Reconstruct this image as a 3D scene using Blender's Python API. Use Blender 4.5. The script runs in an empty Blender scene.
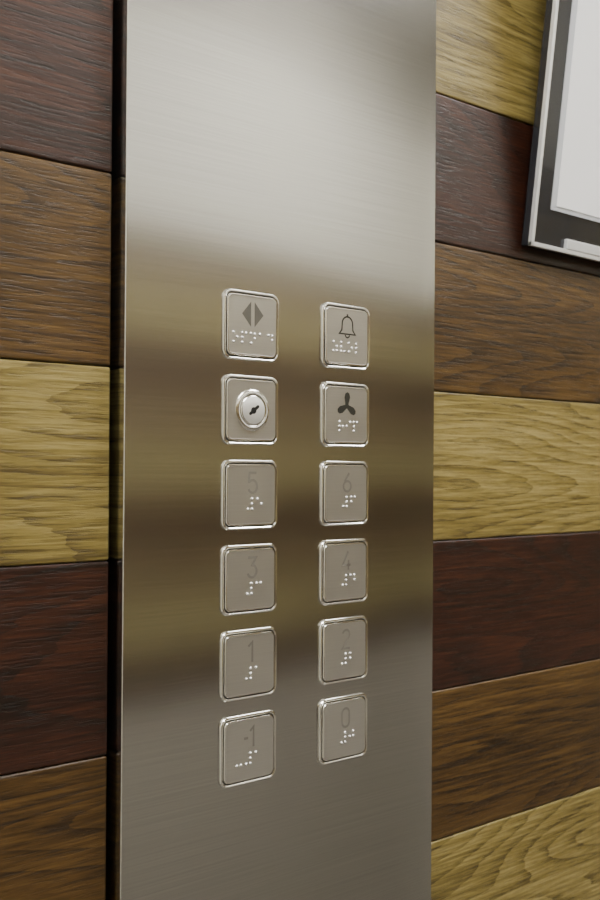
import bpy, bmesh, math, random
from mathutils import Vector, Matrix
random.seed(4)
ZC=1.15; D=0.4226; T=0.008

def lin(h):
    h=h.lstrip('#'); o=[]
    for i in (0,2,4):
        c=int(h[i:i+2],16)/255
        o.append(c/12.92 if c<=0.04045 else ((c+0.055)/1.055)**2.4)
    return (*o,1)

def newmat(name):
    m=bpy.data.materials.new(name); m.use_nodes=True
    nt=m.node_tree; return m,nt,nt.nodes['Principled BSDF']
def simple(name,col,rough=.5,metal=0,coat=0,noise=0.0,nscale=200):
    m,nt,b=newmat(name)
    c=lin(col)
    b.inputs['Roughness'].default_value=rough; b.inputs['Metallic'].default_value=metal
    b.inputs['Coat Weight'].default_value=coat
    tc=nt.nodes.new('ShaderNodeTexCoord'); n=nt.nodes.new('ShaderNodeTexNoise'); n.inputs['Scale'].default_value=nscale
    nt.links.new(tc.outputs['Object'],n.inputs['Vector'])
    r=nt.nodes.new('ShaderNodeValToRGB')
    k=noise
    r.color_ramp.elements[0].position=.3; r.color_ramp.elements[1].position=.7
    r.color_ramp.elements[0].color=(c[0]*(1-k),c[1]*(1-k),c[2]*(1-k),1)
    r.color_ramp.elements[1].color=(c[0]*(1+k),c[1]*(1+k),c[2]*(1+k),1)
    nt.links.new(n.outputs['Fac'],r.inputs['Fac']); nt.links.new(r.outputs['Color'],b.inputs['Base Color'])
    return m

def wood(name,dark,mid,light,seed,rough=.42,pore=.55):
    m,nt,b=newmat(name); N=nt.nodes.new; L=nt.links.new
    tc=N('ShaderNodeTexCoord')
    off=N('ShaderNodeMapping'); off.inputs['Location'].default_value=(seed*3.17,seed*1.3,seed*.731)
    L(tc.outputs['Object'],off.inputs['Vector'])
    def mp(s):
        q=N('ShaderNodeMapping'); q.inputs['Scale'].default_value=s; L(off.outputs[0],q.inputs['Vector']); return q
    def noise(s,scale,det=4,dist=0,rg=.55):
        q=mp(s); n=N('ShaderNodeTexNoise'); n.inputs['Scale'].default_value=scale; n.inputs['Detail'].default_value=det
        n.inputs['Distortion'].default_value=dist; n.inputs['Roughness'].default_value=rg
        L(q.outputs[0],n.inputs['Vector']); return n
    def math_(op,a,bv,c=None):
        q=N('ShaderNodeMath'); q.operation=op
        for i,v in enumerate((a,bv,c)):
            if v is None: continue
            if isinstance(v,(int,float)): q.inputs[i].default_value=v
            else: L(v,q.inputs[i])
        return q.outputs[0]
    # growth rings: stretched low-frequency field, saw-tooth so each ring has one crisp edge
    fld=noise((2.2,1,14),1.0,1.2,.08)
    fine=noise((12,1,200),1.0,3)
    ph=math_('MULTIPLY',fld.outputs['Fac'],23.0)
    ph=math_('MULTIPLY_ADD',fine.outputs['Fac'],.6,ph)
    fr=math_('FRACT',ph,None)
    ring=math_('POWER',fr,2.4)
    broad=noise((2.0,1,22),1.0,3)
    streak=noise((20,1,560),1.0,4,0,.75)
    v=math_('MULTIPLY',ring,.17)
    v=math_('MULTIPLY_ADD',broad.outputs['Fac'],.5,v)
    v=math_('MULTIPLY_ADD',streak.outputs['Fac'],.95,v)
    r=N('ShaderNodeValToRGB'); e=r.color_ramp.elements
    e[0].position=.54; e[0].color=lin(light); e[1].position=.97; e[1].color=lin(dark)
    x=e.new(.76); x.color=lin(mid)
    L(v,r.inputs['Fac'])
    # pores : short dark dashes
    po=noise((60,1,1000),1.0,2.5,0,.6)
    pr=N('ShaderNodeValToRGB'); pr.color_ramp.elements[0].position=.54; pr.color_ramp.elements[1].position=.60
    pr.color_ramp.elements[0].color=(0,0,0,1); pr.color_ramp.elements[1].color=(1,1,1,1)
    L(po.outputs['Fac'],pr.inputs['Fac'])
    pf=math_('MULTIPLY',pr.outputs['Color'],math_('MULTIPLY_ADD',ring,.75,.3))
    pf=math_('MULTIPLY',pf,pore)
    mx=N('ShaderNodeMix'); mx.data_type='RGBA'; L(pf,mx.inputs['Factor']); L(r.outputs['Color'],mx.inputs['A'])
    dk=lin(dark); mx.inputs['B'].default_value=(dk[0]*.5,dk[1]*.5,dk[2]*.5,1)
    L(mx.outputs['Result'],b.inputs['Base Color'])
    bp=N('ShaderNodeBump'); bp.inputs['Strength'].default_value=.4; bp.inputs['Distance'].default_value=.0006
    h=math_('MULTIPLY_ADD',pf,-1.0,math_('MULTIPLY',streak.outputs['Fac'],.6))
    L(h,bp.inputs['Height']); L(bp.outputs[0],b.inputs['Normal'])
    b.inputs['Roughness'].default_value=rough
    b.inputs['Coat Weight'].default_value=.12; b.inputs['Coat Roughness'].default_value=.12
    return m

def steel(name,col,rough,aniso=.8,streak=.05,metal=1):
    m,nt,b=newmat(name); N=nt.nodes.new; L=nt.links.new
    tc=N('ShaderNodeTexCoord'); q=N('ShaderNodeMapping'); q.inputs['Scale'].default_value=(9,1,1600)
    L(tc.outputs['Object'],q.inputs['Vector'])
    n=N('ShaderNodeTexNoise'); n.inputs['Scale'].default_value=1; n.inputs['Detail'].default_value=3; L(q.outputs[0],n.inputs['Vector'])
    r=N('ShaderNodeValToRGB'); c=lin(col)
    r.color_ramp.elements[0].position=.25; r.color_ramp.elements[1].position=.75
    r.color_ramp.elements[0].color=tuple(x*(1-streak) for x in c[:3])+(1,)
    r.color_ramp.elements[1].color=tuple(min(1,x*(1+streak)) for x in c[:3])+(1,)
    L(n.outputs['Fac'],r.inputs['Fac']); L(r.outputs['Color'],b.inputs['Base Color'])
    b.inputs['Metallic'].default_value=metal; b.inputs['Roughness'].default_value=rough
    b.inputs['Anisotropic'].default_value=aniso
    t=N('ShaderNodeTangent'); t.direction_type='RADIAL'; t.axis='Z'
    L(t.outputs[0],b.inputs['Tangent'])
    return m

def obj(name,bm,mats,loc=(0,0,0),rot=(0,0,0),smooth=False):
    me=bpy.data.meshes.new(name); bmesh.ops.recalc_face_normals(bm,faces=bm.faces)
    bm.to_mesh(me); bm.free()
    for m in mats: me.materials.append(m)
    if smooth:
        for p in me.polygons: p.use_smooth=True
    o=bpy.data.objects.new(name,me); bpy.context.scene.collection.objects.link(o)
    o.location=loc; o.rotation_euler=rot
    if smooth:
        try:
            bpy.context.view_layer.objects.active=o; o.select_set(True)
            bpy.ops.object.shade_smooth_by_angle(angle=math.radians(35)); o.select_set(False)
        except Exception as ex: print(ex)
    return o

def box(bm,x0,x1,y0,y1,z0,z1,mat=0,bev=0,seg=3):
    t=bmesh.new()
    bmesh.ops.create_cube(t,size=1)
    for v in t.verts:
        v.co=Vector(((x0+x1)/2+v.co.x*(x1-x0),(y0+y1)/2+v.co.y*(y1-y0),(z0+z1)/2+v.co.z*(z1-z0)))
    if bev: bmesh.ops.bevel(t,geom=t.edges[:],offset=bev,segments=seg,profile=.6,affect='EDGES')
    vm={}
    for v in t.verts: vm[v]=bm.verts.new(v.co)
    for f in t.faces:
        nf=bm.faces.new([vm[v] for v in f.verts]); nf.material_index=mat
    t.free()

# ------------------------------------------------------------ wood kinds
K={
 'y':('#514320','#7f6f3a','#9f8f5a'),
 'd':('#140904','#2d140b','#472616'),
 'm':('#291b0a','#4c3617','#694f27'),
 # boards on the unseen walls, lightened to soften their reflection in the steel
 'Y':('#7b7048','#a2966a','#b9ad84'),
 'D':('#2d1e17','#4b352a','#624a3b'),
 'M':('#594a36','#7c6c50','#8f7f62'),
}
seed=[1]
def wm(k,rough=.4):
    seed[0]+=1
    return wood('wood_%s_%d'%(k,seed[0]),*K[k],seed[0],rough,{'y':.55,'d':.55,'m':.65}[k.lower()])
P=.09
def rowkind(i):   # i=0 : row whose top boundary is ZC+.0455 (yellow)
    return ['y','m','d'][i%3]
def planks(bm,mats,x0,x1,yf,yb,zmin,zmax,unique=None,shared=None):
    i0=math.floor((zmin-ZC+.0445)/P); i1=math.ceil((zmax-ZC+.0445)/P)
    for i in range(i0,i1):
        za=max(zmin,ZC-.0445+i*P); zb=min(zmax,ZC-.0445+(i+1)*P)
        if zb-za<.004: continue
        k=rowkind(i)
        if unique and -4<=i<=4:
            m=wm(k); mats.append(m); idx=len(mats)-1
        else: idx=shared[k]
        box(bm,x0,x1,yf,yb,za+.0002,zb-.0002,idx,.0014)

shared_m=[wm('y'),wm('m'),wm('d')]
back_m=[wm('Y'),wm('M'),wm('D')]
sh={'y':0,'m':1,'d':2}
dark=simple('dark_backing','#0a0806',.8)
XL,XR=-.7,2.0; YB=-1.1; H=2.2
# main wall
mats=shared_m+[dark]
bm=bmesh.new()
box(bm,XL,XR,.012,.05,0,H,3)
planks(bm,mats,XL,.2364,0,.012,.0,H,True,sh)
planks(bm,mats,.4495,XR,0,.012,.0,H,True,sh)
obj('wall_front',bm,mats)

cream=simple('cream_paint','#e2dfd2',.6,noise=.02,nscale=20)
greyp=simple('grey_reflection_band','#b9b4a9',.6,noise=.03,nscale=20)
lowband=simple('beige_reflection_band','#b0aa9f',.6,noise=.03,nscale=20)
def sidewall(name,axis):
    bm=bmesh.new(); ms=back_m+[dark,cream,greyp,lowband]
    L=(XR-XL) if axis=='back' else -YB
    x0,x1=(XL,XR) if axis=='back' else (0,L)
    box(bm,x0,x1,-.05,-.012,0,H,3)
    if axis=='left':
        box(bm,x0,x1,-.012,0,0,H,4,.001)
    else:
        zk=ZC-.0445-4*P
        box(bm,x0,x1,-.012,0,0,zk,6,.001)  # added pale lower band, brightens the reflection low on the steel
        planks(bm,ms,x0,x1,-.012,0,zk,1.565,False,sh)
        box(bm,x0,x1,-.012,0,1.565,1.95,4,.001)  # invented cream band, gives the steel its bright reflection
        box(bm,x0,x1,-.012,0,1.95,H,5,.001)  # invented grey band, tones the reflection at the top of the steel
    # local +y is the visible face
    if axis=='back': obj(name,bm,ms,(0,YB,0))
    elif axis=='right': obj(name,bm,ms,(XR,YB,0),(0,0,math.pi/2))
    else: obj(name,bm,ms,(XL,0,0),(0,0,-math.pi/2))
sidewall('wall_back','back'); sidewall('wall_right','right'); sidewall('wall_left','left')
bm=bmesh.new(); box(bm,XL-.05,XR+.05,YB-.05,.05,-.05,0)
obj('floor',bm,[simple('grey_rubber_floor','#8e8a82',.6,noise=.2,nscale=300)])
bm=bmesh.new(); box(bm,XL-.05,XR+.05,YB-.05,.05,H,H+.05)
obj('ceiling',bm,[simple('white_ceiling','#e4e2dc',.6,noise=.02,nscale=30)])

# ceiling lamps
def emis(name,s,col=(1,.975,.93,1)):
    m,nt,b=newmat(name); b.inputs['Base Color'].default_value=(.9,.9,.9,1)
    b.inputs['Emission Color'].default_value=col; b.inputs['Emission Strength'].default_value=s; return m
em=emis('lamp_diffuser',24,(1,.99,.965,1)); alu=simple('lamp_aluminium','#b8b8b4',.35,1)
for x in (0.0,1.2):
    bm=bmesh.new()
    box(bm,-.3,.3,-.25,.25,-.012,-.004,0,.002)
    for a in ((-.32,.32,-.27,-.25),(-.32,.32,.25,.27),(-.32,-.3,-.25,.25),(.3,.32,-.25,.25)):
        box(bm,*a,-.018,0,1,.001)
    obj('ceiling_light',bm,[em,alu],(x,-.55,H))

# ------------------------------------------------------------ steel panel
brushed=steel('brushed_steel','#c6c6c4',.17,.5,.09)
PX0,PX1=.2391,.4468
bm=bmesh.new()
box(bm,PX0,PX1,-T,.0118,.12,2.12,0,.0009,3)
obj('elevator_control_panel',bm,[brushed],smooth=True)

# ------------------------------------------------------------ buttons
chrome=simple('polished_chrome','#efeeea',.14,1)
plate=steel('satin_button_plate','#c8c6c0',.33,.2,.06,.85)
groove=simple('button_groove','#55534e',.5,.6)
etch=simple('etched_mark','#a29f99',.5,.85)
greymark=simple('grey_mark','#625f57',.55,.4)
darkmark=simple('dark_mark','#2b2a22',.55,.2)
dotm=simple('braille_nickel','#ffffff',.25,.6)
silver=simple('lock_silver','#f4f4f2',.38,.6)
black=simple('keyhole_black','#050505',.5)
BM=[chrome,groove,plate,etch,darkmark,dotm,black,greymark,silver]
mm=.001
def rr(h,r,n=7):
    pts=[]
    for cx,cz,a0 in ((1,1,0),(-1,1,90),(-1,-1,180),(1,-1,270)):
        for i in range(n):
            a=math.radians(a0+90*i/(n-1)); pts.append((cx*(h-r)+r*math.cos(a),cz*(h-r)+r*math.sin(a)))
    return pts
def loft(bm,loops,mats,cap=True,capmat=2):
    prev=None
    for j,(pts,d) in enumerate(loops):
        vs=[bm.verts.new((x*mm,-d*mm,z*mm)) for x,z in pts]
        if prev:
            n=len(vs)
            for i in range(n):
                f=bm.faces.new((prev[i],prev[(i+1)%n],vs[(i+1)%n],vs[i])); f.material_index=mats[j-1]
        prev=vs
    if cap:
        f=bm.faces.new(prev); f.material_index=capmat
def circ(r,n=40,cx=0,cz=0): return [(cx+r*math.cos(2*math.pi*i/n),cz+r*math.sin(2*math.pi*i/n)) for i in range(n)]
TOP=1.9
def base(bm):
    prof=[(17.5,4.6,0,0),(17.5,4.6,.9,0),(17.15,4.3,1.4,0),(16.6,3.9,1.5,0),(16.1,3.6,1.2,0),(16.0,3.5,.5,1),(15.6,3.2,.5,1),
          (15.5,3.2,1.5,0),(15.2,3.0,1.9,0),(14.8,2.8,2.0,0),(14.5,2.6,TOP,2),(14.0,2.3,TOP,2)]
    loft(bm,[(rr(h,r),d) for h,r,d,m in prof],[p[3] for p in prof[1:]])
def ribbon(bm,pts,w,closed=False,d=TOP+.07,mat=3):
    n=len(pts); L=[];R=[]
    for i in range(n):
        if closed: a=pts[i-1]; c=pts[(i+1)%n]
        else: a=pts[max(i-1,0)]; c=pts[min(i+1,n-1)]
        p=pts[i]
        t1=Vector((p[0]-a[0],p[1]-a[1])); t2=Vector((c[0]-p[0],c[1]-p[1]))
        if t1.length<1e-6:t1=t2
        if t2.length<1e-6:t2=t1
        t1.normalize();t2.normalize()
        t=(t1+t2); 
        if t.length<1e-4:t=t1
        t.normalize(); nn=Vector((-t.y,t.x)); k=w/2/max(.5,abs(nn.dot(Vector((-t1.y,t1.x)))))
        L.append(bm.verts.new(((p[0]+nn.x*k)*mm,-d*mm,(p[1]+nn.y*k)*mm)))
        R.append(bm.verts.new(((p[0]-nn.x*k)*mm,-d*mm,(p[1]-nn.y*k)*mm)))
    for i in range(n if closed else n-1):
        j=(i+1)%n
        f=bm.faces.new((L[i],R[i],R[j],L[j])); f.material_index=mat
def poly(bm,pts,mat,d=TOP+.07):
    f=bm.faces.new([bm.verts.new((x*mm,-d*mm,z*mm)) for x,z in pts]); f.material_index=mat
def arc(cx,cz,rx,rz,a0,a1,n=14):
    return [(cx+rx*math.cos(math.radians(a0+(a1-a0)*i/n)),cz+rz*math.sin(math.radians(a0+(a1-a0)*i/n))) for i in range(n+1)]
DG={  # unit: width 6, height 10, origin centre
 '0':[(arc(0,2.4,2.6,2.6,0,180)+arc(0,-2.4,2.6,2.6,180,360),True)],
 '1':[([(-1.9,3.0),(.6,5),(.6,-5)],False)],
 '2':[(arc(0,2.5,2.5,2.5,165,-35)+[(-2.7,-5),(2.8,-5)],False)],
 '3':[([(-2.5,5),(2.6,5),(.1,1.2)]+arc(0,-1.9,2.8,3.1,75,-160,16),False)],
 '4':[([(2.9,-2.4),(-2.9,-2.4),(1.0,5)],False),([(1.3,.2),(1.3,-5)],False)],
 '5':[([(2.4,5),(-2.0,5),(-2.3,.6)]+arc(0,-1.8,2.8,3.2,130,-155,16),False)],
 '6':[([(1.4,5),(-1.9,.4)],False),(arc(0,-2.2,2.7,2.8,0,350,26),True)],
 '-1':[([(-3.6,-.3),(-1.0,-.3)],False),([(0.2,3.0),(2.4,5),(2.4,-5)],False)],
}
def digit(bm,s,cx,cz,sc=1.0):
    for pts,cl in DG[s]:
        ribbon(bm,[(cx+x*sc,cz+z*sc) for x,z in pts],1.25,cl)
BR={'#':(3,4,5,6),'a':(1,),'b':(1,2),'c':(1,4),'d':(1,4,5),'e':(1,5),'f':(1,2,4),'j':(2,4,5),'-':(3,6),
    'o':(1,3,5),'p':(1,2,3,4),'n':(1,3,4,5),'z':(1,3,5,6),'v':(1,2,3,6),'l':(1,2,3),'r':(1,2,3,5),'i':(2,4),'t':(2,3,4,5)}
def dot(bm,cx,cz,r=.78,hh=.7):
    loft(bm,[(circ(r*math.cos(a),10,cx,cz),TOP-.02+hh*math.sin(a)) for a in (0,.45,.85,1.25)],[5]*3,True,5)
def braille(bm,word,cx,cz,cp=5.9,dp=2.55):
    w=(len(word)-1)*cp+dp
    for k,ch in enumerate(word):
        for q in BR[ch]:
            x=cx-w/2+k*cp+(dp if q>3 else 0); z=cz+dp-((q-1)%3)*dp
            dot(bm,x,z)
xl,xr=.3111,.3754; z0=ZC+.0704; dz=.0425
def place(name,bm,col,row):
    obj(name,bm,BM,((xl,xr)[col],-T,z0-row*dz),smooth=True)
def digit_button(col,row,s,word,bx=2.0,bz=-4.6):
    bm=bmesh.new(); base(bm); digit(bm,s,.6 if s!='-1' else 0,6.0); braille(bm,word,bx,bz); place('elevator_button',bm,col,row)
# door-open button
bm=bmesh.new(); base(bm)
poly(bm,[(-1.1,12.1),(-1.1,-.7),(-6.7,5.7)],7); poly(bm,[(1.1,12.1),(6.7,5.7),(1.1,-.7)],7)
braille(bm,'opnad',.2,-6.4,5.5,2.4); place('elevator_button',bm,0,0)
# alarm button
bm=bmesh.new(); base(bm)
bell=[(-5.8,1.4),(-4.0,3.6)]+arc(0,7.0,3.8,3.8,175,5,14)+[(4.0,3.6),(5.8,1.4)]
ribbon(bm,bell,.9,True,TOP+.07,4)
ribbon(bm,arc(0,1.2,1.6,1.7,190,350,8),.8,False,TOP+.07,4); ribbon(bm,[(0,10.7),(0,12.3)],1.1,False,TOP+.07,4)
braille(bm,'zvol',-.5,-5.8,5.5,2.4); place('elevator_button',bm,1,0)
# fan button
bm=bmesh.new(); base(bm)
for a in (90,210,330):
    ca,sa=math.cos(math.radians(a)),math.sin(math.radians(a)); pts=[]
    for (u,v) in [(0,-.9),(2,-1.5),(4.6,-2.3),(6.8,-1.8),(7.5,-.3),(6.8,1.1),(4.6,1.8),(2,1.3),(0,.9)]:
        pts.append((u*ca-v*sa,4.9+u*sa+v*ca))
    poly(bm,pts,4,TOP+.07+a*.0001)
poly(bm,circ(1.5,20,0,4.9),4,TOP+.12)
braille(bm,'rip',1.2,-6.2,5.2,2.4); place('elevator_button',bm,1,1)
# floors
digit_button(0,2,'5','#e'); digit_button(1,2,'6','#f')
digit_button(0,3,'3','#c'); digit_button(1,3,'4','#d')
digit_button(0,4,'1','#a'); digit_button(1,4,'2','#b')
digit_button(0,5,'-1','-#a',-.8); digit_button(1,5,'0','#j')
# key switch
bm=bmesh.new(); base(bm)
prof=[(10.6,TOP-.05),(10.6,2.3),(10.2,2.7),(9.0,3.0),(8.4,3.0),(7.9,2.7),(7.7,2.6),(7.5,3.0),(7.0,3.3),(2.4,3.6),(0.9,3.6)]
loft(bm,[(circ(r,48),d) for r,d in prof],[0,0,0,8,0,1,0,0,8,8],True,8)
ang=math.radians(38)
def slot(l,w,d,mat,cx=0,cz=0,an=ang):
    p=arc(l-w,0,w,w,-90,90,8)+arc(-(l-w),0,w,w,90,270,8)
    poly(bm,[(cx+x*math.cos(an)-z*math.sin(an),cz+x*math.sin(an)+z*math.cos(an)) for x,z in p],mat,d)
slot(3.8,.8,3.7,6); poly(bm,circ(1.7,24,-.3,-.2),6,3.69)
place('key_switch',bm,0,1)

# ------------------------------------------------------------ framed notice
fm_dark=simple('frame_dark_gloss','#2f3035',.18,.3,coat=.5)
fm_rim=simple('frame_clear_rim','#eeefef',.25,.4)
fm_sil=simple('frame_silver_strip','#e4e5e6',.4,.3)
paper=simple('notice_paper','#fafafc',.7,noise=.005,nscale=80)
pshade=simple('notice_shade_margin','#c3c5cb',.6)
ink=simple('notice_ink','#33343a',.6)
FW,FH=.26,.36
bm=bmesh.new()
box(bm,0,FW,-.006,0,0,FH,0,.0008)            # body
# rims
box(bm,0,.0028,-.0085,-.0055,0,FH,1,.0004); box(bm,FW-.0028,FW,-.0085,-.0055,0,FH,1,.0004)
box(bm,0,FW,-.0085,-.0055,0,.0028,1,.0004); box(bm,0,FW,-.0085,-.0055,FH-.0028,FH,1,.0004)
box(bm,.037,FW-.037,-.0088,-.0058,.003,.0095,2,.0006)
box(bm,.019,FW-.019,-.0066,-.0055,.026,FH-.02,4)  # grey border paints the shade around the edge of the paper
box(bm,.024,FW-.024,-.0070,-.0060,.029,FH-.024,3)
# printed text lines (out of frame in the photograph)
for i in range(9):
    box(bm,.06,FW-.06-(i%3)*.02,-.0072,-.0066,FH-.08-i*.016,FH-.075-i*.016,5)
obj('framed_notice',bm,[fm_dark,fm_rim,fm_sil,paper,pshade,ink],(.535,-.0012,ZC+.144),(math.radians(7.0),0,0))

# ------------------------------------------------------------ world + camera
w=bpy.data.worlds.new('World'); bpy.context.scene.world=w; w.use_nodes=True
w.node_tree.nodes['Background'].inputs[0].default_value=(.6,.6,.6,1); w.node_tree.nodes['Background'].inputs[1].default_value=.3
a=math.radians(39.7); p=math.radians(.45); r=math.radians(.4)
fw=Vector((math.sin(a)*math.cos(p),math.cos(a)*math.cos(p),math.sin(p))); rt=Vector((math.cos(a),-math.sin(a),0)); up=rt.cross(fw)
r2=rt*math.cos(r)+up*math.sin(r); u2=up*math.cos(r)-rt*math.sin(r)
cam=bpy.data.cameras.new('camera'); co=bpy.data.objects.new('camera',cam); bpy.context.scene.collection.objects.link(co)
M=Matrix((r2,u2,-fw)).transposed().to_4x4(); M.translation=Vector((0,-D,ZC)); co.matrix_world=M
cam.sensor_fit='VERTICAL'; cam.sensor_height=36; cam.sensor_width=24; cam.lens=1027/900*36
cam.shift_y=8/900; cam.clip_start=.01
cam.dof.use_dof=True; cam.dof.focus_distance=.52; cam.dof.aperture_fstop=16
bpy.context.scene.camera=co
